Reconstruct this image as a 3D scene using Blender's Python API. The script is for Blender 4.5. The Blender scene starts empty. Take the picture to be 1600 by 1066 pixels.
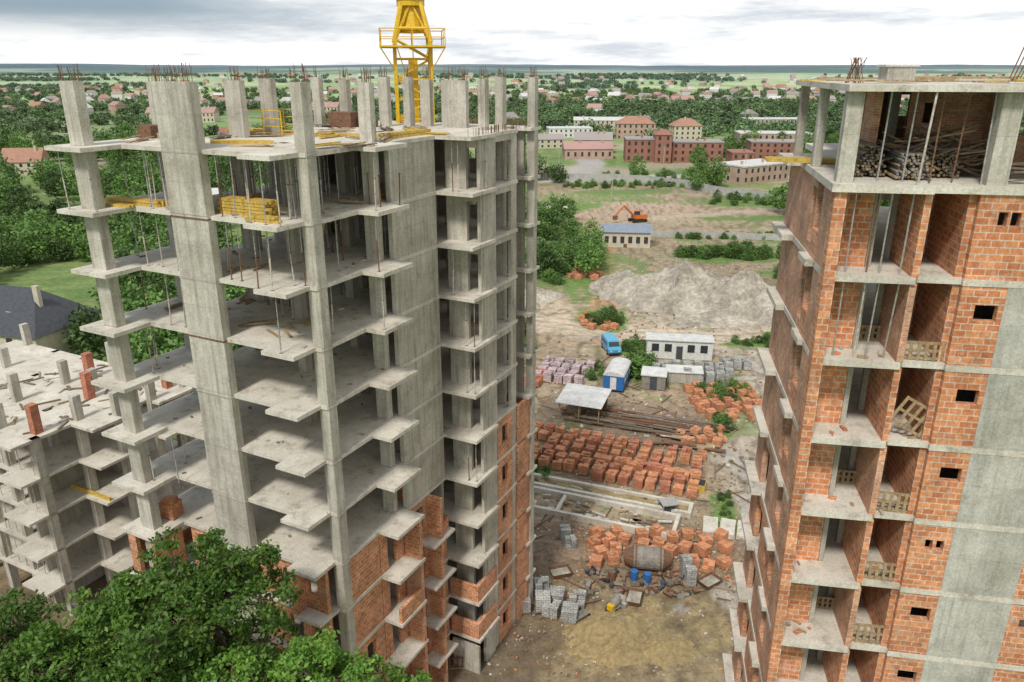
import bpy, math, random
from mathutils import Vector, Matrix, noise
random.seed(7)
def U(a,b): return random.uniform(a,b)
S=bpy.context.scene
COL=S.collection

# ---------------------------------------------------------------- materials
def newmat(name):
    m=bpy.data.materials.new(name); m.use_nodes=True
    nt=m.node_tree; return m,nt,nt.nodes['Principled BSDF']
def N(nt,t,**k):
    n=nt.nodes.new(t)
    for a,b in k.items(): setattr(n,a,b)
    return n
def put(nt,sock,val):
    if isinstance(val,bpy.types.NodeSocket): nt.links.new(val,sock)
    else:
        if isinstance(val,(tuple,list)) and len(val)==3 and sock.type=='RGBA': val=(*val,1)
        sock.default_value=val
def mix(nt,f,a,b,mode='MIX'):
    n=N(nt,'ShaderNodeMixRGB',blend_type=mode)
    put(nt,n.inputs[0],f); put(nt,n.inputs[1],a); put(nt,n.inputs[2],b); return n.outputs[0]
def nz(nt,vec,scale,detail=5,rough=.6,stretch=None):
    if stretch:
        mp=N(nt,'ShaderNodeMapping'); mp.inputs['Scale'].default_value=stretch
        nt.links.new(vec,mp.inputs[0]); vec=mp.outputs[0]
    n=N(nt,'ShaderNodeTexNoise'); n.inputs['Scale'].default_value=scale
    n.inputs['Detail'].default_value=detail; n.inputs['Roughness'].default_value=rough
    nt.links.new(vec,n.inputs['Vector']); return n.outputs[0]
def ramp(nt,f,p0,p1,v0=0,v1=1):
    n=N(nt,'ShaderNodeMapRange'); n.inputs[1].default_value=p0; n.inputs[2].default_value=p1
    n.inputs[3].default_value=v0; n.inputs[4].default_value=v1
    nt.links.new(f,n.inputs[0]); return n.outputs[0]
def mul(nt,a,b):
    n=N(nt,'ShaderNodeMath',operation='MULTIPLY'); nt.links.new(a,n.inputs[0]); nt.links.new(b,n.inputs[1]); return n.outputs[0]
def bump(nt,b,h,s,d=.02):
    n=N(nt,'ShaderNodeBump'); n.inputs['Strength'].default_value=s; n.inputs['Distance'].default_value=d
    nt.links.new(h,n.inputs['Height']); nt.links.new(n.outputs[0],b.inputs['Normal'])
def surf(name,c1,c2,scale=1.5,rough=.85,bmp=.3,stretch=None,metal=0,fine=12):
    m,nt,b=newmat(name); tc=N(nt,'ShaderNodeTexCoord').outputs['Object']
    f=ramp(nt,nz(nt,tc,scale,5,.65,stretch),.35,.65)
    c=mix(nt,f,c1,c2)
    f2=ramp(nt,nz(nt,tc,fine,3),.3,.7,.72,1.22)
    c=mix(nt,1.0,c,f2,'MULTIPLY')
    nt.links.new(c,b.inputs['Base Color']); b.inputs['Roughness'].default_value=rough
    b.inputs['Metallic'].default_value=metal
    if bmp: bump(nt,b,f2,bmp)
    return m
def concrete(name,c1,c2,dark,streak=.6,lines=.35,patch=.5):
    m,nt,b=newmat(name); t=N(nt,'ShaderNodeTexCoord'); tc=t.outputs['Object']
    c=mix(nt,ramp(nt,nz(nt,tc,.45,5,.65),.36,.64),c1,c2)
    st=ramp(nt,nz(nt,tc,1.0,5,.68,(3.4,3.4,.2)),.46,.72,0,streak)
    c=mix(nt,st,c,dark)
    pa=ramp(nt,nz(nt,tc,1.2,8,.74),.52,.68,0,patch)
    c=mix(nt,pa,c,dark)
    bt=N(nt,'ShaderNodeTexBrick'); bt.inputs['Scale'].default_value=1
    bt.inputs['Brick Width'].default_value=1.22; bt.inputs['Row Height'].default_value=1.5
    bt.inputs['Mortar Size'].default_value=.012; bt.offset=0
    nt.links.new(t.outputs['UV'],bt.inputs['Vector'])
    bt.inputs['Color1'].default_value=(.5,.5,.5,1); bt.inputs['Color2'].default_value=(.38,.38,.38,1); bt.inputs['Mortar'].default_value=(.2,.2,.2,1)
    pm=mix(nt,1.0,bt.outputs[0],(2.1,2.1,2.1),'MULTIPLY')
    c=mix(nt,lines,c,pm,'MULTIPLY')
    fn=ramp(nt,nz(nt,tc,12,4,.7),.3,.7,.78,1.18)
    c=mix(nt,1.0,c,fn,'MULTIPLY')
    nt.links.new(c,b.inputs['Base Color']); b.inputs['Roughness'].default_value=.9
    bump(nt,b,fn,.4); return m
def brick(name,c1,c2,mortar,bw,bh,ms=.012,smear=.35,smc=None):
    m,nt,b=newmat(name); t=N(nt,'ShaderNodeTexCoord'); tc=t.outputs['Object']
    bt=N(nt,'ShaderNodeTexBrick'); bt.inputs['Scale'].default_value=1
    bt.inputs['Brick Width'].default_value=bw; bt.inputs['Row Height'].default_value=bh
    bt.inputs['Mortar Size'].default_value=ms; bt.inputs['Mortar Smooth'].default_value=.3
    nt.links.new(t.outputs['UV'],bt.inputs['Vector'])
    put(nt,bt.inputs['Color1'],c1); put(nt,bt.inputs['Color2'],c2); put(nt,bt.inputs['Mortar'],mortar)
    c=bt.outputs[0]
    sm=ramp(nt,nz(nt,tc,1.9,8,.8),.54,.64,0,smear); c=mix(nt,sm,c,smc or mortar)
    v=ramp(nt,nz(nt,tc,.7,5,.65),.3,.7,.62,1.3); c=mix(nt,1.0,c,v,'MULTIPLY')
    v=ramp(nt,nz(nt,tc,7,4,.7),.3,.7,.70,1.26); c=mix(nt,1.0,c,v,'MULTIPLY')
    nt.links.new(c,b.inputs['Base Color']); b.inputs['Roughness'].default_value=.9
    bump(nt,b,bt.outputs['Fac'],-.5,.012); return m
def leafmat(name,c1,c2,c3,tl=.3,v0=.6,v1=1.45):
    m,nt,b=newmat(name)
    g=N(nt,'ShaderNodeNewGeometry'); oi=N(nt,'ShaderNodeObjectInfo')
    tc=N(nt,'ShaderNodeTexCoord').outputs['Object']
    c=mix(nt,g.outputs['Random Per Island'],c1,c2)
    if tl: c=mix(nt,ramp(nt,nz(nt,tc,.9,3),.4,.62),c,c3)
    v=ramp(nt,oi.outputs['Random'],0,1,v0,v1); c=mix(nt,1.0,c,v,'MULTIPLY')
    nt.links.new(c,b.inputs['Base Color']); b.inputs['Roughness'].default_value=.55
    if tl:
        tr=N(nt,'ShaderNodeBsdfTranslucent'); nt.links.new(c,tr.inputs[0])
        ms=N(nt,'ShaderNodeMixShader'); ms.inputs[0].default_value=tl
        nt.links.new(b.outputs[0],ms.inputs[1]); nt.links.new(tr.outputs[0],ms.inputs[2])
        nt.links.new(ms.outputs[0],nt.nodes['Material Output'].inputs[0])
    return m

M={}
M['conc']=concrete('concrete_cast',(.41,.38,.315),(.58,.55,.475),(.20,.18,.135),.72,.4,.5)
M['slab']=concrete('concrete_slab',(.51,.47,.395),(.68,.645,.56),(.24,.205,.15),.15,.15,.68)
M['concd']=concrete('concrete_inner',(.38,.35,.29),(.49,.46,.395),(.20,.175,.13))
M['conc2']=concrete('concrete_wall_grey',(.37,.36,.31),(.55,.535,.48),(.21,.20,.155),.6,.35,.55)
M['block']=brick('ceramic_block',(.47,.16,.065),(.64,.28,.125),(.56,.44,.34),.40,.235,.020,.6,(.52,.42,.34))
M['red']=brick('red_brick',(.43,.17,.09),(.60,.30,.165),(.50,.39,.30),.25,.085,.013,.5,(.50,.41,.33))
M['bstack']=brick('stacked_brick',(.50,.20,.09),(.66,.32,.17),(.26,.11,.06),.26,.13,.010,.3,(.52,.36,.24))
M['rstack']=brick('stacked_red_brick',(.42,.15,.085),(.56,.24,.14),(.22,.08,.05),.26,.11,.010,.25,(.45,.28,.2))
M['gstack']=brick('stacked_grey_block',(.36,.36,.34),(.46,.46,.43),(.12,.12,.12),.4,.2,.02,.0)
M['wstack']=brick('wrapped_block',(.58,.53,.53),(.44,.30,.32),(.28,.18,.19),.5,.25,.03,.0)
M['rust']=surf('rusty_steel',(.12,.06,.032),(.22,.115,.065),6,.8,.2)
M['steel']=surf('galvanised_prop',(.33,.32,.30),(.5,.49,.46),8,.5,.1,metal=.4)
M['propw']=surf('painted_prop',(.60,.58,.54),(.38,.28,.2),5,.7,.1)
M['wood']=surf('weathered_wood',(.42,.31,.17),(.24,.17,.10),5,.85,.3)
M['dwood']=surf('dark_shaded_wood',(.13,.10,.07),(.22,.18,.13),5,.85,.3)  # dark wood; the roof shade over the stored bundles is put into this tone
M['yell']=surf('yellow_timber',(.64,.43,.07),(.42,.29,.07),4,.7,.2)
M['crane']=surf('crane_yellow',(.74,.47,.015),(.58,.36,.015),3,.5,.1)
M['dark']=surf('dark_void',(.02,.02,.02),(.035,.03,.03),3,.9,0)
M['white']=surf('white_paint',(.72,.72,.70),(.55,.55,.52),2,.6,.1)
M['cream']=surf('cream_plaster',(.60,.54,.41),(.48,.43,.34),1,.85,.1)
M['pink']=surf('pinkish_plaster',(.50,.36,.29),(.38,.26,.20),.3,.9,.1)
M['fbrick']=surf('old_factory_brick',(.34,.16,.11),(.26,.125,.09),.3,.9,.1)
M['blue']=surf('blue_paint',(.02,.12,.36),(.03,.16,.42),3,.5,.05)
M['vanb']=surf('van_light_blue',(.09,.38,.58),(.08,.33,.52),2,.35,0)
M['broof']=surf('blue_grey_roof',(.20,.24,.30),(.25,.29,.35),1,.6,.1)
M['groof']=surf('dark_grey_roof',(.045,.05,.06),(.07,.075,.085),2,.7,.2)
M['mgrey']=surf('dirty_grey_steel',(.17,.155,.135),(.30,.27,.23),2,.8,.3)
M['rroof']=surf('red_tile_roof',(.34,.16,.12),(.27,.13,.10),1,.85,.2)
M['oroof']=surf('orange_tile_roof',(.40,.22,.15),(.33,.18,.13),.6,.85,.2)
M['lroof']=surf('light_metal_roof',(.66,.66,.64),(.48,.48,.46),1,.6,.1)
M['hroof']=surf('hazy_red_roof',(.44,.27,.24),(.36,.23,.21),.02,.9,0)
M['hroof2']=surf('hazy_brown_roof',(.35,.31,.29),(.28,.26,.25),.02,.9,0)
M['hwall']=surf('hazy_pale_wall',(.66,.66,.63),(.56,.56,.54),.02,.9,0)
M['glass']=surf('dark_glass',(.03,.035,.04),(.05,.055,.06),2,.15,0)
M['tyre']=surf('rubber',(.02,.02,.02),(.03,.03,.03),4,.9,.1)
M['orange']=surf('orange_paint',(.60,.16,.03),(.50,.14,.03),3,.5,0)
M['gravel']=surf('gravel_heap',(.25,.22,.175),(.48,.44,.365),.22,.95,1.0,fine=1.8)
M['sand']=surf('sand_heap',(.34,.26,.125),(.27,.205,.105),.5,.95,.6,fine=3)
M['earth']=surf('earth_heap',(.19,.135,.09),(.29,.215,.15),.8,.95,.8,fine=3)
M['bark']=surf('bark',(.13,.09,.06),(.08,.06,.04),4,.95,.5)
M['leafn']=leafmat('leaves_near',(.065,.15,.02),(.22,.37,.06),(.11,.23,.035),.35)
M['leafm']=leafmat('leaves_middle',(.05,.11,.022),(.15,.25,.055),(.085,.165,.035),.2,.5,1.7)
M['leaff']=leafmat('leaves_far',(.065,.12,.045),(.13,.20,.075),None,0,.55,1.5)  # paler and bluer than the middle leaves: distance haze put into the colour
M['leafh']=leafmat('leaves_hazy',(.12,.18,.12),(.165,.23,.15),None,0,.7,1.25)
M['fence']=surf('fence_panel',(.46,.46,.43),(.34,.34,.31),.6,.8,.1)

# ---------------------------------------------------------------- mesh builder
class MB:
    def __init__(s): s.v=[];s.f=[];s.m=[];s.names=[]
    def mi(s,k):
        if k not in s.names: s.names.append(k)
        return s.names.index(k)
    def add(s,vs,fs,k):
        o=len(s.v); s.v+=[tuple(p) for p in vs]; i=s.mi(k)
        for f in fs: s.f.append([o+j for j in f]); s.m.append(i)
    def box(s,x0,x1,y0,y1,z0,z1,k):
        vs=[(x0,y0,z0),(x1,y0,z0),(x1,y1,z0),(x0,y1,z0),(x0,y0,z1),(x1,y0,z1),(x1,y1,z1),(x0,y1,z1)]
        s.add(vs,[(3,2,1,0),(4,5,6,7),(0,1,5,4),(1,2,6,5),(2,3,7,6),(3,0,4,7)],k)
    def ob(s,c,size,rz=0,k='conc',rx=0,ry=0):
        R=Matrix.Rotation(rz,3,'Z')@Matrix.Rotation(ry,3,'Y')@Matrix.Rotation(rx,3,'X')
        hx,hy,hz=[q/2 for q in size]; c=Vector(c)
        P=[(-hx,-hy,-hz),(hx,-hy,-hz),(hx,hy,-hz),(-hx,hy,-hz),(-hx,-hy,hz),(hx,-hy,hz),(hx,hy,hz),(-hx,hy,hz)]
        s.add([c+R@Vector(p) for p in P],[(3,2,1,0),(4,5,6,7),(0,1,5,4),(1,2,6,5),(2,3,7,6),(3,0,4,7)],k)
    def prism(s,poly,z0,z1,k):
        n=len(poly); vs=[(x,y,z0) for x,y in poly]+[(x,y,z1) for x,y in poly]
        fs=[tuple(range(n-1,-1,-1)),tuple(range(n,2*n))]+[(i,(i+1)%n,n+(i+1)%n,n+i) for i in range(n)]
        s.add(vs,fs,k)
    def cyl(s,p0,p1,r,k,n=6,r2=None,cap=True):
        p0=Vector(p0);p1=Vector(p1); d=(p1-p0)
        if d.length<1e-6: return
        q=d.to_track_quat('Z','Y'); r2=r if r2 is None else r2
        vs=[]
        for P,rr in((p0,r),(p1,r2)):
            for i in range(n):
                a=2*math.pi*i/n; vs.append(P+q@Vector((rr*math.cos(a),rr*math.sin(a),0)))
        fs=[(i,(i+1)%n,n+(i+1)%n,n+i) for i in range(n)]
        if cap: fs+=[tuple(range(n-1,-1,-1)),tuple(range(n,2*n))]
        s.add(vs,fs,k)
    def wall(s,axis,u0,u1,t0,t1,z0,z1,ops,k):
        us=sorted(set([u0,u1]+[q for o in ops for q in o[:2] if u0<q<u1])); zs=sorted(set([z0,z1]+[q for o in ops for q in o[2:4] if z0<q<z1]))
        for i in range(len(us)-1):
            um=(us[i]+us[i+1])/2
            run=None
            for j in range(len(zs)-1):
                zm=(zs[j]+zs[j+1])/2
                op=any(o[0]<um<o[1] and o[2]<zm<o[3] for o in ops)
                if not op:
                    if run is None: run=[zs[j],zs[j+1]]
                    else: run[1]=zs[j+1]
                if (op or j==len(zs)-2) and run:
                    if axis=='x': s.box(us[i],us[i+1],t0,t1,run[0],run[1],k)
                    else: s.box(t0,t1,us[i],us[i+1],run[0],run[1],k)
                    run=None
    def build(s,name,parent=None,smooth=False):
        me=bpy.data.meshes.new(name); me.from_pydata(s.v,[],s.f)
        for k in s.names: me.materials.append(M[k])
        me.polygons.foreach_set('material_index',s.m)
        uv=me.uv_layers.new(name='UVMap'); me.update()
        data=[0.0]*(2*len(me.loops))
        for p in me.polygons:
            n=p.normal
            if abs(n.z)>.7:
                for li in p.loop_indices:
                    c=me.vertices[me.loops[li].vertex_index].co; data[2*li]=c.x; data[2*li+1]=c.y
            else:
                l=math.hypot(n.x,n.y) or 1; tx,ty=-n.y/l,n.x/l
                for li in p.loop_indices:
                    c=me.vertices[me.loops[li].vertex_index].co; data[2*li]=c.x*tx+c.y*ty; data[2*li+1]=c.z
        uv.data.foreach_set('uv',data)
        if smooth: me.polygons.foreach_set('use_smooth',[True]*len(me.polygons))
        o=bpy.data.objects.new(name,me); COL.objects.link(o)
        if parent: o.parent=parent
        return o
def empty(name,loc=(0,0,0),rz=0):
    e=bpy.data.objects.new(name,None); COL.objects.link(e); e.location=loc; e.rotation_euler=(0,0,rz); e.empty_display_size=.5; return e
def place(o,loc,rz=0): o.location=loc; o.rotation_euler=(0,0,rz); return o

# ================================================================= LEFT CONCRETE BUILDING
LB=empty('unfinished_concrete_building',(-8.9,34,0),math.radians(-27.1))
levels=list(range(36,0,-3))
sl=MB()
for i,z in enumerate(levels):
    j=lambda s=.06: U(-s,s)
    a1=-13.2+j(); b1=-3.1+j(); a2=-2.35+j(.1); b2=-1.65+j(.1); pa=1.2+j(.08); ba=2.35+j(.04)
    poly=[(a1,b1),(-10.6,b1),(-10.6,-1.0),(a2,-1.0),(a2,b2),(-.42+j(),b2),(-.42,-.05),(-.03,-.05),(-.03,3.3),(pa,3.3),(pa,5.9+j()),
          (.07,5.9),(.07,10.2),(ba,10.2),(ba,13.0),(2.02,13.0),(2.02,16.4),(.4,16.4),(.4,17.7),(2.25,17.7),(2.25,19.2),(-10,19.2),(-10,3.5),(-13.2,3.5)]
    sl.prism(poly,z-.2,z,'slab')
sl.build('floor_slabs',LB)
co=MB()
def column(a0,a1,b0,b1,z0,z1,k='conc',band=False):
    z=z0
    while z<z1-.01:
        e=U(-.018,.018); f=U(-.018,.018); dx=U(-.015,.015)
        co.box(a0-e+dx,a1+e+dx,b0-f,b1+f,z,min(z+3,z1),k)
        if band and z>0: co.box(a0-.03,a1+.03,b0-.03,b1+.03,z-.19,z-.13+U(0,.05),'rust' if random.random()<.2 else 'concd')
        z+=3
RC=[(-12.35,-11.35,-2.4,-1.85),(-7.6,-5.2,-1.2,-.75),(-.6,.02,-.0,.6)]
for c in RC: column(*c,0,38.9,'conc',True)
IC=[(-8.4,6.8,.9,.4),(-8.55,4.6,1.1,.4),(-12.8,3.1,.6,.4),(-10,12.7,.6,.4),(-8.6,13.6,.6,.4),(-.75,5.4,.75,.4),(-6.4,14.7,.7,.4),(-5.1,15.4,.5,.5),(-4.1,15.9,.7,.4),
    (-2,15.8,1.7,.35),(.5,14.9,.5,.5),(1.0,16.1,.5,.5),(1.98,18.5,.5,.5)]
for a,b,w,d in IC: column(a-w/2,a+w/2,b-d/2,b+d/2,0,38.9+U(-.15,.05))
for a,b,w,d in [(-4.2,3.2,.5,.5),(-9.2,1.8,.5,.5),(-4.2,7.6,.5,.5),(-8,10.5,.5,.5),(-3,11,.4,1.4)]: column(a-w/2,a+w/2,b-d/2,b+d/2,0,36,'concd')
co.box(-.25,.02,5.95,10.15,15,35.8,'conc')
for z in range(0,36,3):
    co.wall('x',-.2,2.05,11.6,11.85,z,z+2.8,[(1.15,1.85,z+.0,z+2.3)],'conc')
    co.box(1.9,2.08,11.85,12.95,z,z+2.8,'conc')
    co.wall('y',12.98,16.3,1.75,1.97,z,z+2.8,[(13.6,15.6,z+.0,z+2.45)],'conc' )
for z in range(0,36,3):
    co.wall('x',-9.6,-4.8,9.3,9.55,z,z+2.8,[(-7.2,-6.2,z,z+2.1)],'concd')
    co.box(-5.0,-4.75,9.55,13,z,z+2.8,'concd')
    co.wall('x',-9.6,1.5,18.2,18.5,z,z+2.8,[(-8,-6,z+.9,z+2.4),(-4,-2,z+.9,z+2.4)],'concd')
    co.box(-2.9,-.3,10.2,10.45,z,z+2.8,'concd')
co.box(-9.9,-9.6,9.3,18.2,0,35.8,'concd')
co.build('columns_and_walls',LB)
bw=MB()
for z in range(0,15,3):
    t=z+2.8
    bw.wall('x',-5.2,-.62,-.72,-.45,z,t,[(-4.7,-4.2,z+1.5,z+2.2),(-3.4,-2.5,z+.0,z+2.1),(-1.9,-1.2,z+.9,z+2.2)],'block')
    bw.wall('x',-10.4,-7.6,-.75,-.5,z,t,[(-9.8,-8.6,z+.8,z+2.3)],'block')
    bw.wall('x',-13.0,-12.38,-2.9,-2.65,z,t,[],'block')
    bw.wall('y',-2.6,3.4,-13.1,-12.85,z,t,[(-.5,1.5,z+.8,z+2.2)],'block')
    bw.box(-11.1,-10.85,-2.9,-1.0,z,t,'block')
    bw.wall('y',.62,3.25,-.36,-.1,z,t,[(1.6,2.4,z+.9,z+2.3)] if z in(0,6) else [],'block')
    bw.wall('y',3.3,5.9,-.36,-.1,z,t,[(4.0,4.9,z+.0,z+2.2)],'block')
    bw.box(.0,1.1,5.55,5.82,z,t,'block' if z!=9 else 'red')
    if z in(3,9): bw.box(.9,1.12,3.4,5.5,z,z+1.0,'block')
    if z<12: bw.wall('y',5.95,10.15,-.3,-.02,z,t,[(6.6,7.6,z+.0,z+2.3),(8.3,9.3,z+.5,z+2.3)],'red' if z in(6,) else 'block')
    else: bw.wall('y',5.95,8.0,-.3,-.02,z,t,[(6.6,7.6,z+.9,z+2.3)],'red')
    bw.box(.0,.0+1.0,8.0,8.22,z,t,'block')
    bw.box(-2.3,-2.05,-1.5,-.75,z,t if z!=9 else z+1.0,'block')
    if z in(3,6): bw.box(-2.0,-.5,-1.5,-1.3,z,z+.95,'block')
for z in (3,6):
    bw.box(.1,2.22,10.28,10.5,z,z+1.25,'block'); bw.box(2.02,2.24,10.5,12.9,z,z+1.25,'block')
bw.box(.1,2.2,10.32,10.5,0,2.3,'conc')
for z in range(0,18,3):
    bw.wall('y',13.6,15.7,1.78,2.0,z,z+2.8,[(14.2,15.0,z+.9,z+2.2)],'block')
    bw.box(.5,2.1,17.9,18.1,z,z+2.8,'block'); bw.box(1.85,2.1,16.4,18.2,z,z+2.8,'block')
bw.build('brick_infill',LB)
lg=MB()
for z in range(3,15,3): lg.box(.03,1.15,7.0,9.4,z-.18,z-.02,'slab')
lg.build('balcony_slabs',LB)
pr=MB()
def prop(a,b,z,h=2.8):
    k=random.choice(['propw','steel','rust','propw'])
    a2=a+U(-.05,.05); b2=b+U(-.05,.05)
    pr.cyl((a,b,z),(a2,b2,z+h*.55),.032,k,6); pr.cyl((a2,b2,z+h*.5),(a2,b2,z+h),.022,'steel',5)
    pr.cyl((a2-.06,b2,z+h*.55),(a2+.06,b2,z+h*.55),.03,'rust',5)
    pr.box(a-.07,a+.07,b-.07,b+.07,z,z+.012,'rust')
for z,n in((33,75),(30,34),(27,12)):
    for q in range(n): prop(U(-9.8,-.3),U(-.8,9),z)
    for a,b in [(-12.8,-2.8),(-10.9,-2.7),(-12.7,.5),(-11,1.5),(-10.4,-.8),(-9.3,-.8),(-8.3,-.7),(-4.6,-.8),(-3.8,-.8),(-2.2,-1.4),(-1.4,-1.4),(-.6,-1.4),(.9,3.6),(.9,5.5),(.3,4.6),(1.3,10.5),(2.1,12.1),(.8,10.6)]:
        if random.random()<(.95 if z==33 else .6 if z==30 else .3): prop(a+U(-.1,.1),b,z)
for z in (24,18,9):
    for q in range(3): prop(U(-12.6,-9),U(-2,1),z)
for z in (24,21,15):
    prop(2.1,10.6,z); prop(1.6,10.5,z)
pr.build('steel_props',LB)
rb=MB()
def rebar(a0,a1,b0,b1,z,n):
    for i in range(n):
        side=random.random()
        a=U(a0+.05,a1-.05); b=b0+.05 if side<.5 else b1-.05
        h=U(.45,.8); rb.cyl((a,b,z-.05),(a+U(-.07,.07),b+U(-.05,.05),z+h),.0125,'rust',4)
for c in RC: rebar(*c,38.9,int(10+10*(c[1]-c[0])))
for a,b,w,d in IC: rebar(a-w/2,a+w/2,b-d/2,b+d/2,38.8,int(8+8*w))
for q in range(60):
    a=U(-3,2.0); rb.cyl((a,19.0,36),(a,19.0,36.5),.016,'rust',4)
    b=U(10.3,19.0); rb.cyl((2.1 if b<13 else 1.9,b,36),(2.1 if b<13 else 1.9,b,36.4),.014,'rust',4)
rb.build('rebar_starters',LB)
cl=MB()
def planks(a,b,z,n,L,rz,k='wood',sp=.5,w=.14):
    for i in range(n):
        cl.ob((a+U(-sp,sp),b+U(-sp,sp),z+.03+.05*random.randint(0,3)+i*.001),(L*U(.7,1.1),w,.05),rz+U(-.2,.2),k)
def beams(a,b,z,nx,nz_,L,rz,k='yell'):
    R=Matrix.Rotation(rz,3,'Z')
    for i in range(nx):
        for j in range(nz_):
            c=Vector((a,b,0))+R@Vector((U(-.15,.15),(i-nx/2)*.13,0)); cl.ob((c.x,c.y,z+.07+j*.15),(L,.10,.13),rz+U(-.02,.02),k)
beams(-3.9,.2,33,6,5,3.0,math.radians(2)); beams(-2.0,-.9,33,3,2,1.8,.05); beams(-10.9,-.3,33,5,2,3.4,math.radians(8)); beams(-11.6,-1.2,33,3,1,2.5,.1)
cl.box(-3.9,-3.8,.0,.9,33,33.9,'rust')
beams(-1.2,7.4,33,3,2,3.0,1.4); beams(-6,2.2,36,5,1,3,.4); beams(-1.0,9.2,36,4,2,3.2,1.5); beams(-3.5,8,36,3,1,3,.2)
for q in range(34): planks(U(-12.5,1),U(-.5,15),36,4,U(1.2,2.6),U(0,3),random.choice(['wood','yell','wood','dwood']),.4)
for q in range(10): planks(U(-12,-1),U(-.5,5),random.choice([33,30,27]),3,U(1,2),U(0,3))
cl.box(-12.9,-11.9,1.8,2.6,36,36.65,'rust'); cl.box(-11.6,-10.9,1.9,2.5,36,36.3,'wood')
cl.ob((-8.3,13,36.45),(1.6,1.1,.9),.1,'rust'); cl.ob((-6.9,13.6,36.3),(.9,.9,.6),.3,'dwood')
for a in(-9.6,-8.2,-6.9):
    cl.cyl((a,6.0,36),(a,6.0,37.3),.035,'crane'); cl.cyl((a,7.6,36),(a,7.6,37.3),.035,'crane')
for b in(6.0,7.6):
    for zz in(36.5,36.9,37.3): cl.cyl((-9.6,b,zz),(-6.9,b,zz),.025,'crane')
cl.ob((-11.7,-.9,15.5),(1.0,.9,.9),.2,'bstack'); cl.ob((-11.7,-.9,16.05),(.7,.7,.2),.35,'bstack')
cl.ob((-.8,7.0,15.5),(1,1,.9),.1,'bstack'); cl.ob((-.85,8.2,15.4),(1,.9,.8),.2,'bstack')
cl.ob((.4,8.9,12.4),(.7,.9,.8),.2,'bstack')
for off in(0,.4): cl.cyl((-2.4+off,2.0,30),(-2.2+off,3.2,33.0),.03,'yell')
for r in range(9): 
    f=r/9+.05; cl.cyl((-2.4+.2*f,2+1.2*f,30+3*f),(-2.0+.2*f,2+1.2*f,30+3*f),.02,'yell')
for z in levels[1:]:
    for q in range(26):
        cl.ob((U(-12.6,-.4),U(-.7,8),z+.03),(U(.08,.4),U(.05,.2),U(.03,.08)),U(0,3),random.choice(['wood','concd','dwood','slab']))
cl.build('site_clutter',LB)

# ================================================================= RIGHT BRICK BUILDING
RB=empty('unfinished_brick_building',(10.6,25.2,0),math.radians(-10))
s=MB()
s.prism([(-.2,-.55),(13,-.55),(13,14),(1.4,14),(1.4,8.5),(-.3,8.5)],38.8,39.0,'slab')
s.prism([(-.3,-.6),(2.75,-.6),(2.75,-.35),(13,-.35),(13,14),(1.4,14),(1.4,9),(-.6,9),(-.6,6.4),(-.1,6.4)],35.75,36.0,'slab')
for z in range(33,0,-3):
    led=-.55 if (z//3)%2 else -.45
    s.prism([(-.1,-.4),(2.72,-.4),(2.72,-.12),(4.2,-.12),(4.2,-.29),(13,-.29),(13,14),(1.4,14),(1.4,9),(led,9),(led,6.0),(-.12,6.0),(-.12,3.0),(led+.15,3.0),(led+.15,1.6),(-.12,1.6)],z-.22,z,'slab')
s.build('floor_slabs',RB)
w=MB()
w.box(-.16,.22,-.45,.1,0,35.75,'block')
w.box(-.10,.18,.1,1.5,0,35.75,'red')
for z in range(33,-1,-3):
    t=z+2.78 if z<33 else 35.75
    w.wall('x',.22,1.45,.9,1.15,z,t,[],'block')
    w.box(1.42,1.62,.9,2.4,z,t,'concd')
    w.wall('x',1.6,2.6,2.3,2.5,z,t,[(1.8,2.4,z,z+2.1)],'concd')
    w.box(2.6,2.82,-.3,3.2,z,t,'block' if z%2 else 'red')
    w.wall('x',2.82,4.2,3.0,3.2,z,t,[(3.2,3.9,z,z+2.1)],'red')
    w.box(4.0,4.22,-.02,3.0,z,t,'block')
    if z in(33,): ops=[(4.85,5.12,z+1.75,z+2.2),(5.22,5.5,z+1.75,z+2.2)]
    elif z in(21,12,6): ops=[(4.72,4.98,z+1.7,z+2.15),(5.1,5.36,z+1.7,z+2.15)]
    else: ops=[(4.72,5.42,z+1.6,z+2.15)]
    w.wall('x',4.22,5.58,-.26,.0,z,t,ops,'block')
    if z<33: w.wall('x',5.58,8.1,-.275,.02,z,t,[],'conc2')
    else: w.wall('x',5.58,8.1,-.26,.0,z,t,[(6.2,6.7,z+1.75,z+2.2)],'block')
    w.wall('x',8.1,13,-.25,.0,z,t,[(8.5,9.2,z+1.6,z+2.1),(10,11.4,z+.8,z+2.3)],'block')
    w.box(4.3,8,2.5,2.7,z,t,'concd'); w.box(8.0,8.2,0,4,z,t,'concd'); w.box(8,13,4,4.2,z,t,'concd')
    if z>=24: w.wall('y',2.6,8.7,-.08,.18,z,t,[(2.7,3.4,z+.4,z+2.4)],'red')
    elif (z//3)%2: w.wall('y',2.6,8.7,-.08,.18,z,t,[(5.2,6.9,z,z+2.3)],'red')
    else: w.wall('y',2.6,8.7,-.08,.18,z,t,[(5.2,6.9,z,z+2.3),(3.3,3.9,z+.9,z+2.1)],'block')
    w.box(.18,2.6,8.5,8.7,z,t,'red'); w.box(1.5,1.75,3,8.5,z,t,'concd')
    w.box(-.1,.1,1.5,2.6,z,z+1.0,'block')
w.build('masonry_walls',RB)
c2=MB()
for a0,a1,b0,b1 in[(-.12,.38,-.2,.25),(4.35,4.95,-.15,.35),(-.1,.2,4,4.4),(-.1,.2,7.9,8.3),(8.6,9.2,-.1,.4),(2.5,2.9,5,5.4)]:
    c2.box(a0,a1,b0,b1,36,38.8,'conc')
c2.wall('x',1.4,13,6.6,6.85,36,38.8,[(3.2,3.9,37.7,38.5),(7,8,37,38.4)],'red')
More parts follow.
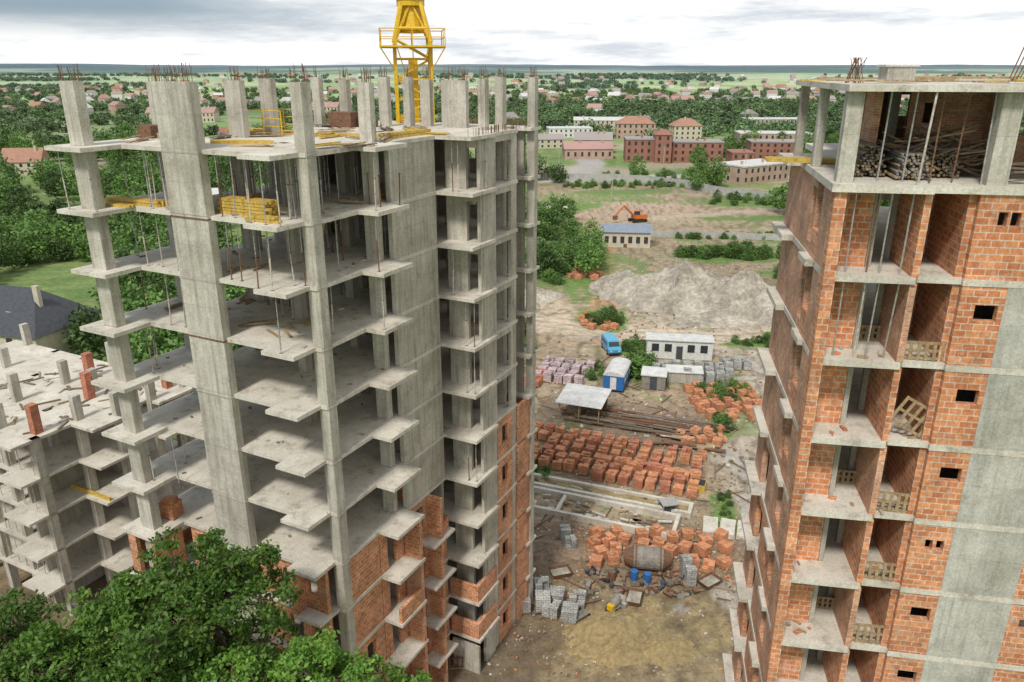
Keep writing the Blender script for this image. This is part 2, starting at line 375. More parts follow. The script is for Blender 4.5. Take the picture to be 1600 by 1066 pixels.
c2.box(1.4,1.65,2.6,6.6,36,38.8,'red')
c2.box(5.6,5.85,2.0,6.6,36,38.8,'red'); c2.wall('x',3.0,5.6,4.2,4.4,36,38.8,[(3.5,3.9,37.6,38.3)],'red')
c2.build('top_storey_frame',RB)
k2=MB()
def bundle(a,b,z,nx,nh,L,k,r=.05,tilt=0):
    for j in range(nh):
        for i in range(nx-(j//2)):
            x=a+(i+.5*(j%2)+j*.2)*r*2.05+U(-.02,.02); y=b+U(-.2,.2)
            k2.cyl((x,y,z+r+j*r*1.8),(x+tilt+U(-.08,.08),y+L,z+r+j*r*1.8+U(-.03,.03)),r*U(.85,1.05),k if random.random()<.75 else 'wood',6)
bundle(.75,1.3,36.05,10,11,2.6,'dwood'); bundle(1.9,.7,36.05,11,9,2.6,'mgrey',.05); bundle(3.1,1.5,36.05,10,8,2.4,'dwood',.05,.3)
for i in range(110):
    a=U(2.3,4.6); z=36.05+U(0,1)*(1.5-abs(a-3.4)*.6); k2.ob((a,U(1.6,3.2),z),(U(1.2,2.4),.1,.05),U(-.6,.6),random.choice(['dwood','dwood','rust','wood']),0,U(-.5,.5))
for i in range(24): k2.ob((U(5.2,9),U(.3,3),36.05+U(0,.6)),(U(1,2),.12,.05),U(-.6,.6),'dwood')
for i in range(6): 
    a=.5+i*.75; k2.cyl((a,U(.0,.5),36),(a+U(-.05,.05),.2,38.8),.026,random.choice(['steel','rust']),6)
k2.cyl((2.25,-.45,36),(2.35,-.45,38.8),.035,'propw',6)
for z in(33,30):
    for a in(.6,1.3,1.7,2.3): k2.cyl((a,-.15+U(0,.3),z),(a+U(-.04,.04),-.1,z+2.75),.03,random.choice(['propw','steel','rust']),6)
def pallet(a,b,z,tilt,rz=0,w=1.25,h=.85):
    R=Matrix.Rotation(rz,3,'Z')@Matrix.Rotation(tilt,3,'Y')
    e=Vector((a,b,z))
    for i in range(6):
        p=e+R@Vector((-w/2+w*i/5,0,h/2)); k2.ob(p,(.11,.025,h),rz,'wood',0,tilt)
    for hz in(.06,h/2,h-.06):
        p=e+R@Vector((0,.05,hz)); k2.ob(p,(w,.07,.09),rz,'wood',0,tilt)
for z in range(30,0,-3):
    if z==27: pallet(3.5,.1,z+.3,.5,0,1.5,1.1)
    else: pallet(3.5,0.02,z+.02,U(-.06,.06),U(-.05,.05),1.25,U(.45,.9))
    if z%2==0: pallet(2.05,1.9,z,0,0,1.0,.6)
    for q in range(6): k2.ob((random.choice([U(.3,2.5),U(2.9,4.0)]),U(-.1,.8),z+.04),(U(.1,.4),U(.05,.2),U(.04,.1)),U(0,3),random.choice(['bstack','wood','concd']))
for i in range(5): k2.ob((-.3,5.0+i*.16,36.1+.0*i),(2.6,.1,.14),math.radians(-4),'yell')
for i in range(22): k2.ob((U(.3,7),U(0,6),39.03+U(0,.12)),(U(1,3),.2,.05),U(-.4,.4),random.choice(['wood','yell','slab']))
k2.ob((1.95,2.6,39.3),(.9,.8,.4),.1,'concd'); k2.ob((1.95,2.6,39.55),(1.1,.9,.06),.1,'slab')
for i in range(16): k2.cyl((U(.2,.8),2,39),(U(.2,.8),2+U(-.1,.1),39.8),.0125,'rust',4)
for i in range(6): k2.cyl((5.2+i*.1,2,39),(5.5+i*.13,2,40.1+U(-.2,.2)),.022,'rust',5)
k2.box(3,6.5,4.5,6,39,39.18,'wood')
k2.build('site_clutter',RB)

# ================================================================= LOW CONCRETE FRAME (far left)
CB=empty('low_concrete_frame_building',(-29.5,51,0),math.radians(-27))
s=MB()
for z in range(15,0,-3):
    q=U(-.1,.1)
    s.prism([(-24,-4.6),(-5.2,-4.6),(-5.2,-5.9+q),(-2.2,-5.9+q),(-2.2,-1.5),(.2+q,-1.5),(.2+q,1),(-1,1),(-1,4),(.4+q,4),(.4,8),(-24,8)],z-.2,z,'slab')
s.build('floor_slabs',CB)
c=MB()
for a in(-22,-18,-14,-10,-6.4,-2.7):
    for b in(-4.4,-1,3,7.4):
        h=15 if random.random()<.35 else U(16.6,17.6)
        c.box(a,a+.5,b,b+.6,0,h,'conc')
for b in(1.2,4.2,7.3): c.box(-.9,-.4,b-.3,b+.3,0,16.8,'conc')
for a,b in((-3,-3.5),(-5.2,2.2),(-9,5),(-1.6,6.5)):
    c.box(a-.3,a+.3,b-.3,b+.3,15,17.2,'rstack')
for z in(0,3,6,9): c.box(-12,-3,2,2.25,z,z+2.8,'concd'); c.box(-5,-4.75,-4,2,z,z+2.8,'concd')
for i in range(60):
    k=random.choice(['wood','concd','dwood','dwood','slab']); c.ob((U(-14,-.8),U(-4,7.5),15.06),(U(.3,1.8),U(.08,.25),U(.05,.12)),U(0,3),k)
for i in range(50):
    a=U(-12,-2.4); zz=random.choice([0,3,6,9,12]); c.cyl((a,-4.3,zz),(a,-4.3,zz+2.8),.03,'propw',5)
c.box(-4.5,.1,-1.2,-1.05,9.0,9.3,'yell')
c.build('columns_and_clutter',CB)

# ================================================================= CRANE
CR=empty('tower_crane',(-6.55,54,0),math.radians(8))
m=MB(); h=1.15
for x in(-h,h):
    for y in(-h,h): m.ob((x,y,20.6),(.24,.24,41.2),0,'crane')
z=0;k=0
while z<41:
    for x in(-h,h):
        m.cyl((x,-h,z),(x,h,z),.07,'crane',5); a,b=(-h,h) if k%2 else (h,-h)
        m.cyl((x,a,z),(x,b,z+1.25),.065,'crane',5)
        m.cyl((-h,x,z),(h,x,z),.07,'crane',5); m.cyl((a,x,z),(b,x,z+1.25),.065,'crane',5)
    z+=1.25;k+=1
m.box(-.3,.3,-.3,.3,20,40,'crane')
m.build('lattice_mast',CR)
m=MB()
m.box(-2.1,2.1,-2.0,-1.25,40.7,40.8,'crane'); m.box(-2.1,2.1,1.25,2.0,40.7,40.8,'crane'); m.box(-2.1,-1.3,-1.25,1.25,40.7,40.8,'crane'); m.box(1.3,2.1,-1.25,1.25,40.7,40.8,'crane')
for x in(-2.05,-1,0,1,2.05):
    for y in(-1.95,1.95): m.cyl((x,y,40.8),(x,y,41.8),.035,'crane',5)
    m.cyl((x,-1.95,40.7),(x*.55,-1.2,39.2),.04,'crane',5)
for x in(-2.05,2.05):
    m.cyl((x,0,40.8),(x,0,41.8),.035,'crane',5)
    for zz in(41.3,41.8): m.cyl((x,-1.95,zz),(x,1.95,zz),.03,'crane',5)
for y in(-1.95,1.95):
    for zz in(41.3,41.8): m.cyl((-2.05,y,zz),(2.05,y,zz),.03,'crane',5)
m.build('service_platform',CR)
m=MB()
for i in range(4):
    a=math.pi/4+i*math.pi/2; a2=a+math.pi/2
    p=[Vector((1.65*math.cos(q),1.65*math.sin(q),41.0)) for q in(a,a2)]
    t=[Vector((.85*math.cos(q),.85*math.sin(q),43.4)) for q in(a,a2)]
    m.cyl(p[0],t[0],.16,'crane',6); 
    m.cyl(p[0].lerp(t[0],.35),p[1].lerp(t[1],.35),.12,'crane',6); m.cyl(p[0],t[0].lerp(t[1],.5),.08,'crane',5); m.cyl(p[1],t[0].lerp(t[1],.5),.08,'crane',5)
m.cyl((0,0,41.6),(0,0,43.2),.95,'crane',14,.6)
m.cyl((0,0,43.2),(0,0,43.6),.9,'crane',20); m.cyl((0,0,43.6),(0,0,43.8),1.0,'rust',20)
m.cyl((0,0,43.8),(0,0,45.4),.8,'crane',16); m.box(-.9,.9,-1,1,45.4,45.6,'crane'); m.box(-.8,.8,-2.0,-1.0,45.6,47.6,'crane'); m.cyl((0,0,45.6),(0,0,50),.4,'crane',6,.1)
m.build('slewing_unit',CR)

# ================================================================= GROUND
def sm(x,a,b):
    t=max(0,min(1,(x-a)/(b-a))); return t*t*(3-2*t)
def nn(x,y,s,o=0): return noise.noise(Vector((x*s,y*s,o)))
def lerp(a,b,t): return tuple(a[i]+(b[i]-a[i])*t for i in range(3))
def blob(x,y,cx,cy,rx,ry,rot=0):
    dx,dy=x-cx,y-cy; c,s_=math.cos(rot),math.sin(rot); u=(dx*c+dy*s_)/rx; v=(-dx*s_+dy*c)/ry
    return u*u+v*v
def segd(x,y,pts):
    best=1e9
    for (x0,y0),(x1,y1) in zip(pts,pts[1:]):
        dx,dy=x1-x0,y1-y0; t=max(0,min(1,((x-x0)*dx+(y-y0)*dy)/(dx*dx+dy*dy))); best=min(best,math.hypot(x-x0-t*dx,y-y0-t*dy))
    return best
GRASS=(.12,.20,.055)
def far_forest(x,y): return nn(x,y*2.2,.0017,7)+.5*nn(x,y*3,.005,2)
def gcol(x,y):
    if y>430 or abs(x)>400 or y<5:
        fld=lerp((.24,.36,.13),(.44,.48,.25),sm(nn(x,y*1.6,.0038,3)+.5*nn(x,y*2,.012,9),-.3,.3))
        c=lerp(fld,(.11,.18,.09),sm(far_forest(x,y),.16,.26))
        if y<900: c=lerp(c,(.13,.20,.065),.6)
        c=lerp(c,(.36,.46,.38),sm(y,900,2800)*.45)  # aerial haze painted in: fields turn paler with distance
        # wooded slopes, irregular boundary with clearings
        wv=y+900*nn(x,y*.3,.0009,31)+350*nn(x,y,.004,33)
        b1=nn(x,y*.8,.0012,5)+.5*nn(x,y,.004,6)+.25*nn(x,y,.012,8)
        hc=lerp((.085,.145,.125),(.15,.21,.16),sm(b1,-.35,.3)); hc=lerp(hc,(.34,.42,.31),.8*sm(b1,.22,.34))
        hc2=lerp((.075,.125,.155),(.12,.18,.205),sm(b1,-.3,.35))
        hc=lerp(hc,hc2,sm(y,3000,4600))  # farther slopes go bluer, an aerial tint painted into the hill colour
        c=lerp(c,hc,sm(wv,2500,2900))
        return c,0
    n1=nn(x,y,.03); n2=nn(x,y,.13,4); n3=nn(x,y,.5,8); n=n1*.6+n2*.3+n3*.2
    g=lerp(GRASS,(.21,.27,.09),sm(n2+n3*.6,-.4,.5))
    e=6*n2+3*n3
    if y<62: xl=-75
    elif y<110: xl=-30
    elif y<150: xl=-8
    else: xl=2+ (y-150)*.03
    xr=60 if y<150 else 60+(y-150)*.5
    inside=sm(x+e,xl-2,xl+2)*(1-sm(x+e,xr-2,xr+2))*(1-sm(y+e,272,282))
    dirt=lerp((.23,.172,.11),(.39,.315,.215),sm(n+.08,-.35,.4))
    if y<62: dirt=lerp(dirt,(.26,.20,.105),.75*(1-sm(y,50,66)))
    for cx,cy,rx,ry,col,st in [(3,57,7,4,(.17,.11,.075),.9),(11,56,9,4,(.21,.15,.10),.7),(9,82,14,8,(.20,.145,.10),.75),(24,86,9,6,(.30,.215,.145),.6),
        (22,112,16,8,(.48,.40,.30),.8),(28,66,7,14,(.37,.315,.24),.6),(23,52,5,7,(.38,.34,.265),.6),(9,47,9,4,(.30,.235,.115),.8),(35,130,20,14,(.38,.33,.25),.8),
        (45,230,60,28,(.42,.31,.225),.85),(60,205,50,10,(.37,.30,.19),.7),(10,112,8,5,(.32,.24,.15),.5),(-3,45,6,6,(.15,.115,.075),.8),(15,100,9,6,(.33,.265,.185),.6),(5,125,6,10,(.50,.41,.30),.7),(2,50,6,5,(.20,.15,.095),.6),(-30,48,20,8,(.17,.12,.08),.7)]:
        d=blob(x,y,cx,cy,rx,ry)+n2*.6+n3*.3; dirt=lerp(dirt,col,st*(1-sm(d,.5,1.3)))
    tr=abs(nn(x*1.0,y*.3,.4,12)); dirt=lerp(dirt,(.13,.095,.062),.65*(1-sm(tr,.015,.09)))
    tr=abs(nn(x*.5,y*1.2,.3,15)); dirt=lerp(dirt,(.15,.11,.072),.5*(1-sm(tr,.01,.07)))
    d=segd(x,y,[(15,108),(15.5,121),(17,140),(21,172),(20,200)]); dirt=lerp(dirt,(.42,.24,.14),.85*(1-sm(d+n3*1.5,1.6,3.2))); dirt=lerp(dirt,(.22,.125,.08),.55*(1-sm(abs(d-1)+n3*.3,.1,.5)))
    d=segd(x,y,[(24,50),(24,62),(25,75),(33,90),(36,112)]); dirt=lerp(dirt,(.42,.37,.30),.7*(1-sm(d+n3*1.5+n2,1.5,4))); dirt=lerp(dirt,(.16,.12,.085),.65*(1-sm(abs(d-1.1)+n3*.4,.1,.45)))
    d=segd(x,y,[(2,120),(18,114),(34,112),(50,116)]); dirt=lerp(dirt,(.50,.42,.32),.8*(1-sm(d+n3*1.5+n2,2,4.5))); dirt=lerp(dirt,(.20,.15,.10),.55*(1-sm(abs(d-1.2)+n3*.4,.1,.6)))
    d=segd(x,y,[(24,56),(16,50.5),(12,46),(10,40)]); dirt=lerp(dirt,(.14,.105,.065),.6*(1-sm(abs(d-.9)+n3*.4,.1,.4)))
    d=segd(x,y,[(22,60),(17,49),(9,43)]); dirt=lerp(dirt,(.15,.115,.07),.55*(1-sm(abs(d-.9)+n3*.4,.1,.4)))
    d=segd(x,y,[(22,200),(45,215),(80,225),(110,232)]); dirt=lerp(dirt,(.46,.38,.29),.7*(1-sm(d+n2*2,1.5,3.5)))
    wet=0
    for cx,cy,rx,ry in [(23.7,73.5,1.0,4.5),(26.5,69,1.1,2.5),(17.5,50.5,1.6,2.6),(20,47,1.2,2.0),(31,96,3,1.2),(28,106,3,1),(14,113,2.5,.8),(13,49,.8,.6),(34,100,1.2,3),(22.5,64,1,2.2),(21.5,57,1.2,1.6),(10,113,3,.6)]:
        d=blob(x,y,cx,cy,rx,ry)+n3*.8+n2*.5; p=1-sm(d,.6,.95); dirt=lerp(dirt,(.13,.10,.065),.6*(1-sm(d,.95,1.6))); dirt=lerp(dirt,(.40,.365,.31),.85*p); wet=max(wet,p)
    gp=0
    for cx,cy,rx,ry in [(12,160,9,26),(50,167,17,7),(15,122,5,7),(19,107,5,3),(58,166,6,6),(46,109,14,3),(27,91,4,3.5),(2.5,70,1.5,4),(38,260,20,6),(75,240,22,12),(80,212,30,5),(14,232,14,10),(20,62.5,1.5,4),(62,150,12,10),(24,99,3,4),(24,80,2,3),(18,95,3,2)]:
        gp=max(gp,1-sm(blob(x,y,cx,cy,rx,ry)+n2*.9+n3*.6,.5,1.2))
    if y>150: gp=max(gp,.75*sm(n1+n2*.6+n3*.4,.12,.4))
    elif y>60: gp=max(gp,.6*sm(n1+n2*.7+n3*.5,.4,.6))
    dirt=lerp(dirt,(.13,.21,.05),gp)
    out=g
    if y>282:
        out=lerp(g,(.38,.33,.25),.8*sm(nn(x,y,.02,22),.0,.25))
        d=segd(x,y,[(5,285),(60,300),(140,290)]); out=lerp(out,(.44,.41,.36),1-sm(d,3,6))
        d=segd(x,y,[(20,285),(35,340),(30,460)]); out=lerp(out,(.38,.36,.33),1-sm(d,4,8))
    return lerp(out,dirt,inside),wet*inside
def gh(x,y):
    if y>900:
        h=16*sm(y,950,3000)
        h+=sm(y,2700,6200)*(40+22*nn(x,y*.2,.0005,1))+sm(y,2600,3400)*(7*nn(x,y,.0011,2)+4*nn(x,y,.003,3)+1.5*nn(x,y,.01,4))
        h+=16*math.exp(-((y-3700-700*nn(x,0,.0006,11))/500)**2)*(.6+.8*nn(x,0,.0009,12))
        return h
    if y>430 or y<20: return 0
    return .14*nn(x,y,.12,1)+.07*nn(x,y,.6,2)
def axis(lo,hi,step,far,g):
    v=[lo]; 
    while v[-1]<hi: v.append(v[-1]+step)
    st=step
    while v[-1]<far: st=min(st*g,60); v.append(v[-1]+st)
    st=step; pre=[]; x=lo
    while x>-far: st=min(st*g,60); x-=st; pre.append(x)
    return pre[::-1]+v
xs=axis(-10,40,.42,7500,1.05)
ys=[-9000,-3000,-1000,-300,-100,-40,0,20]; y=30; 
while y<125: ys.append(y); y+=.42
st=.42
while y<9500: ys.append(y); st=min(st*1.025,90 if y<6500 else 400); y+=st
nx=len(xs); V=[];C=[];W=[]
for y in ys:
    for x in xs:
        V.append((x,y,gh(x,y)))
        if y>400 and abs(x)>y*1.1+200: c,wv=(.2,.28,.13),0
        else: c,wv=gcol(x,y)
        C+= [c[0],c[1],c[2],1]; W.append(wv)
F=[(j*nx+i,j*nx+i+1,(j+1)*nx+i+1,(j+1)*nx+i) for j in range(len(ys)-1) for i in range(nx-1)]
me=bpy.data.meshes.new('ground'); me.from_pydata(V,[],F)
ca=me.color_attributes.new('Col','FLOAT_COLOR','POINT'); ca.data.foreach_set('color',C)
wa=me.attributes.new('wet','FLOAT','POINT'); wa.data.foreach_set('value',W)
me.polygons.foreach_set('use_smooth',[True]*len(me.polygons))
g=bpy.data.objects.new('ground',me); COL.objects.link(g)
mt,nt,b=newmat('earth_and_grass'); at=N(nt,'ShaderNodeAttribute'); at.attribute_name='Col'; aw=N(nt,'ShaderNodeAttribute'); aw.attribute_name='wet'
tc=N(nt,'ShaderNodeTexCoord').outputs['Object']
c=at.outputs['Color']
f=ramp(nt,nz(nt,tc,.8,7,.72),.3,.7,.58,1.4); c=mix(nt,1.0,c,f,'MULTIPLY')
f2=ramp(nt,nz(nt,tc,4,5,.75),.3,.7,.72,1.28); c=mix(nt,1.0,c,f2,'MULTIPLY')
f3=ramp(nt,nz(nt,tc,.012,6,.65),.3,.7,.8,1.2); c=mix(nt,1.0,c,f3,'MULTIPLY')
nt.links.new(c,b.inputs['Base Color'])
r=ramp(nt,aw.outputs['Fac'],0,1,.95,.22); nt.links.new(r,b.inputs['Roughness']); bump(nt,b,f2,.6,.08)
me.materials.append(mt)

def heap(name,x,y,rx,ry,h,k,rz=0,n=26,seed=0,rgh=.14):
    m=MB(); vs=[];fs=[]
    for i in range(n+1):
        for j in range(n+1):
            u=-1+2*i/n; v=-1+2*j/n; d=math.hypot(u,v)
            q=noise.noise(Vector((u*2+seed,v*2,seed)))*.5+noise.noise(Vector((u*5+seed,v*5,seed)))*rgh*2+noise.noise(Vector((u*14+seed,v*14,seed)))*rgh*.7
            z=max(-.2,(1-d*1.05+q*(1-d*.5))*h)
            vs.append((u*rx,v*ry,z if d<1.25 else -.3))
    for i in range(n):
        for j in range(n): a=i*(n+1)+j; fs.append((a,a+n+1,a+n+2,a+1))
    m.add(vs,fs,k); return place(m.build(name,None,False),(x,y,0),rz)
heap('gravel_heap',31,133,15,10,7.6,'gravel',-.2,70,1)
heap('gravel_heap',41,127,14,9,5.8,'gravel',.1,60,2)
heap('gravel_heap',21,140,7,7,3.6,'gravel',0,34,3)
heap('gravel_heap',49,121,10,6,3.4,'gravel',.2,34,6)
heap('gravel_heap',35,121,9,4,1.6,'gravel',.1,34,16)
heap('sand_heap',7.5,46.0,3.8,3.2,1.2,'sand',0,44,4)
heap('sand_heap',11,44.5,2.6,2.0,.7,'sand',0,34,14)
heap('sand_heap',4,134,6,4,2.0,'gravel',.3,24,5)
heap('gravel_heap',26,108,5,3,.7,'gravel',.3,24,8)
heap('earth_heap',3.5,56.5,4,2.2,.8,'earth',.1,34,9)
heap('earth_heap',20,57,2.5,1.6,.4,'earth',.1,24,10)
m=MB()
for i in range(3200):
    if random.random()<.6: x,y=U(-3,27),U(42,70)
    elif random.random()<.5: x,y=U(0,36),U(70,112)
    else: x,y=U(14,60),U(112,160)
    q=.75 if y<70 else 1.4
    m.ob((x,y,U(.0,.08)),(U(.08,.35)*q,U(.06,.25)*q,U(.05,.2)*q),U(0,3),random.choice(['slab','bstack','dwood','gravel','earth','gravel','earth','earth']),U(-.4,.4))
for i in range(160):
    x,y=U(0,26),U(48,104); m.ob((x,y,.12),(U(1,3.2),.12,.06),U(0,3),random.choice(['wood','dwood','rust']),0,U(-.04,.04))
m.build('scattered_rubble')

# ================================================================= YARD OBJECTS
def pal(m,x,y,rz,k,h=.95,w=1.0):
    R=Matrix.Rotation(rz,3,'Z')
    for q in(-.4,0,.4):
        p=R@Vector((0,q*w,0)); m.ob((x+p.x,y+p.y,.06),(w*1.05,.1,.12),rz,'wood')
    for i in(-.5,.5):
        for j in(-.5,.5):
            p=R@Vector((i*w*.5,j*w*.5,0)); hh=h*U(.93,1.02) if random.random()>.07 else h*.45
            m.ob((x+p.x,y+p.y,.12+hh/2),(w*.49,w*.49,hh),rz+U(-.02,.02),k)
    if random.random()<.35:
        m.ob((x+U(-.1,.1),y+U(-.1,.1),.12+h+.06),(w*.6,w*.4,.12),rz+U(-.3,.3),k)
def rows(name,x0,y0,rz,nu,nv,su,sv,k,h=.95,w=1.0,drop=.06,jr=.12,alt=None):
    m=MB(); c_,s_=math.cos(rz),math.sin(rz)
    for i in range(nu):
        for j in range(nv):
            if random.random()<drop: continue
            u=i*su+U(-.14,.14); v=-j*sv+U(-.1,.1)
            kk=k if not alt or random.random()>.3 else alt
            pal(m,x0+u*c_-v*s_,y0+u*s_+v*c_,rz+U(-jr,jr),kk,h*U(.8,1.08),w)
    return m.build(name)
def pile(name,n,x0,x1,y0,y1,k,h,w,skip=None,tilt=0,jr=3,gap=1.28):
    m=MB(); pts=[]
    for t in range(n*30):
        if len(pts)>=n: break
        x=U(x0,x1); y=U(y0,y1)+(x-x0)*tilt
        if skip and skip(x,y): continue
        if any((x-a)**2+(y-b_)**2<(w*gap)**2 for a,b_ in pts): continue
        pts.append((x,y)); pal(m,x,y,U(0,jr),k,h*U(.7,1.1),w)
    return m.build(name)
rz=math.radians(-21)
rows('brick_pallets',2.9,79.8,rz,14,4,1.42,1.62,'bstack',.95,.98,alt='rstack')
rows('brick_pallets',2.6,73.6,rz,6,2,1.42,1.6,'bstack',.95,.98,drop=.1)
rows('brick_pallets',9.9,71.7,rz,8,3,1.34,1.5,'bstack',.95,.98,alt='rstack')
pile('brick_pallets',46,7.0,18.6,54.2,59.2,'bstack',.8,.98,lambda x,y:blob(x,y,11.4,54,3.2,1.6)<1,-.05)
pile('brick_pallets',34,22.6,30.5,82.5,92,'bstack',.85,1.1,None,0,.4)
pile('brick_pallets',12,11.5,16.5,116,123,'bstack',.8,1.2)
pile('brick_pallets',18,11.5,17.5,146,157,'bstack',.9,1.4)
pile('brick_pallets',12,39,48,103,107,'bstack',.8,1.2)
pile('brick_pallets',9,19,24.5,76,80,'bstack',.8,1.0)
m=MB()
for i in range(220): m.ob((U(5,20),U(52.0,60),.08),(U(.12,.35),U(.1,.25),U(.08,.2)),U(0,3),'bstack',U(-.3,.3))
m.build('loose_bricks')
rows('wrapped_block_pallets',5.4,100.5,rz,5,4,1.45,1.8,'wstack',1.2,1.1)
rows('brick_pallets',3.0,97,rz,2,4,1.4,1.7,'rstack',.9,1.1)
rows('grey_block_pallets',18.3,98.5,math.radians(-8),9,3,1.4,1.7,'gstack',1.7,1.05)
rows('grey_block_pallets',30,101,math.radians(-8),3,2,1.4,1.7,'gstack',1.2,1.05)
rows('grey_block_pallets',.7,50.6,.1,2,2,1.6,1.7,'gstack',1.2,1.15,0,.1)
rows('grey_block_pallets',3.6,50.0,-.3,2,2,1.5,1.7,'gstack',.9,1.2,0,.1)
rows('grey_block_pallets',4.8,58.2,.1,1,2,1.3,1.7,'gstack',1.4,.9,0,.1)
rows('grey_block_pallets',14.2,53.2,.1,1,2,1.1,1.4,'gstack',1.6,.8,0,.1)

m=MB()
def ring(u0,u1,v0,v1,t,h):
    m.box(u0,u1,v0,v0+t,-.2,h,'slab'); m.box(u0,u1,v1-t,v1,-.2,h+.003,'slab'); m.box(u0,u0+t,v0+t,v1-t,-.2,h-.003,'slab'); m.box(u1-t,u1,v0+t,v1-t,-.2,h-.003,'slab')
ring(0,17,-2.0,0,.35,.55); ring(0,16.2,-6.2,-2.5,.35,.6)
m.box(5,5.3,-5.8,-2.9,-.2,.5,'slab')
m.box(.35,16.6,-1.65,-.35,-.2,.3,'sand')
for i in range(60): m.ob((U(.5,16),U(-5.8,-.3),.3),(U(.3,1.6),U(.1,.25),.12),U(-.5,.5),random.choice(['wood','slab','dwood','earth']))
place(m.build('strip_foundation'),(1.4,69.6,0),rz)
m=MB()
for i in range(60): m.ob((U(0,13),-i*.08-U(0,.8),.25+.12*(i%4)),(U(4,9),.12,.12),U(-.05,.05),random.choice(['rust','rust','dwood','mgrey']))
for i in range(7): m.ob((i*2,-2.3,.1),(.2,5,.2),0,'wood')
place(m.build('stacked_steel_beams'),(9.8,86.5,0),rz)
m=MB()
for i in range(14): m.ob((U(0,6),-U(0,3),.3+U(0,.3)),(U(1.5,4),.5,.12),U(-.3,.3),random.choice(['wood','slab','rust']))
place(m.build('timber_stack'),(17,79,0),rz)
m=MB()
for i in range(3):
    for j in range(2): m.ob((i*1.5,j*.1+U(-.1,.1),.12+j*.25),(1.3,2.6,.2),U(-.05,.05),'slab')
place(m.build('concrete_panels'),(18.0,60,0),-.3)
m=MB(); m.box(0,1.5,0,1.3,0,.8,'yell'); m.box(.06,1.44,.06,1.24,.8,.82,'dark'); place(m.build('rubbish_skip'),(17.5,66.6,0),rz)
m=MB(); m.box(0,1.7,0,1.5,.3,.35,'rust')
for x in(.1,1.6):
    for y in(.1,1.4): m.cyl((x,y,0),(x,y,1.1),.05,'steel')
m.box(.05,1.65,.05,1.45,1.1,1.2,'steel'); m.box(.3,1.3,.3,1.2,.35,1.0,'groof'); place(m.build('generator_frame'),(14.0,61.8,0),.2)
m=MB(); m.cyl((-2.1,0,1.1),(-1.3,0,1.1),.5,'rust',20,.95); m.cyl((-1.3,0,1.1),(1.1,0,1.1),.95,'mgrey',20); m.cyl((1.1,0,1.1),(1.8,0,1.1),.95,'rust',20,.45)
for x in(-1.1,.9): m.cyl((x-.06,0,1.1),(x+.06,0,1.1),1.0,'rust',20); m.box(x-.15,x+.15,-.8,.8,0,.45,'rust')
m.box(-1.6,1.4,-.9,-.7,.1,.3,'rust'); m.box(-1.6,1.4,.7,.9,.1,.3,'rust'); place(m.build('rusty_mixing_drum'),(11.4,54.0,0),-.15)
m=MB()
for i in range(90):
    m.ob((U(-5,4),U(-1.4,1.4),U(.1,.4)),(U(.15,.9),U(.1,.4),U(.1,.4)),U(0,3),random.choice(['rust','rust','dwood','mgrey','dark','earth','dwood','groof']),U(-.4,.4))
for i in range(3): 
    x,y=U(-4,3),U(-1,1); m.cyl((x,y,0),(x,y,.9),.3,random.choice(['blue','rust']),12)
place(m.build('scrap_pile'),(11,51.8,0),-.1)
m=MB(); m.cyl((0,0,.75),(.45,0,1.15),.42,'mgrey',14,.25); m.cyl((-.3,0,.5),(0,0,.75),.25,'mgrey',14,.42); m.box(-.6,.4,-.35,.35,.3,.38,'steel')
for y in(-.4,.4): m.cyl((-.4,y-.05,.25),(-.4,y+.05,.25),.25,'tyre',12); m.cyl((.3,y,.35),(.5,y,0),.04,'steel')
m.box(-.75,-.35,-.25,.25,.38,.8,'crane'); m.box(.6,1.6,-.6,.6,.0,.35,'steel'); m.box(.65,1.55,-.55,.55,.35,.37,'gravel'); place(m.build('cement_mixer'),(7.9,48.9,0),.9)
# wheelbarrow, mortar tubs
m=MB(); m.add([(-.4,-.25,.35),(.35,-.2,.35),(.35,.2,.35),(-.4,.25,.35),(-.55,-.38,.7),(.55,-.32,.7),(.55,.32,.7),(-.55,.38,.7)],[(3,2,1,0),(0,1,5,4),(1,2,6,5),(2,3,7,6),(3,0,4,7)],'mgrey')
m.cyl((.7,-.05,.22),(.7,.05,.22),.22,'tyre',14)
for y in(-.22,.22): m.cyl((.7,y*.3,.22),(-1.1,y*1.3,.6),.025,'steel',6); m.cyl((-.3,y,.4),(-.4,y,0),.025,'steel',6)
place(m.build('wheelbarrow'),(5.2,47.6,0),.6)
for x,y in((9.6,50.0),(4.0,53.2),(16.0,52.0)):
    m=MB(); m.add([(-.7,-.45,0),(.7,-.45,0),(.7,.45,0),(-.7,.45,0),(-.9,-.6,.5),(.9,-.6,.5),(.9,.6,.5),(-.9,.6,.5)],[(3,2,1,0),(0,1,5,4),(1,2,6,5),(2,3,7,6),(3,0,4,7)],'rust'); m.box(-.75,.75,-.5,.5,.3,.32,'gravel')
    place(m.build('mortar_tub'),(x,y,.02),U(0,3))
m=MB(); m.box(0,1.5,0,1.3,0,.15,'wood')
for i in range(5):
    m.box(.02+i*.3,.12+i*.3,0,1.3,.15,.95,'rust')
m.box(0,1.5,0,.06,.95,1.02,'rust'); m.box(0,1.5,1.24,1.3,.95,1.02,'rust'); place(m.build('red_formwork_rack'),(-4.4,42.6,0),.1)

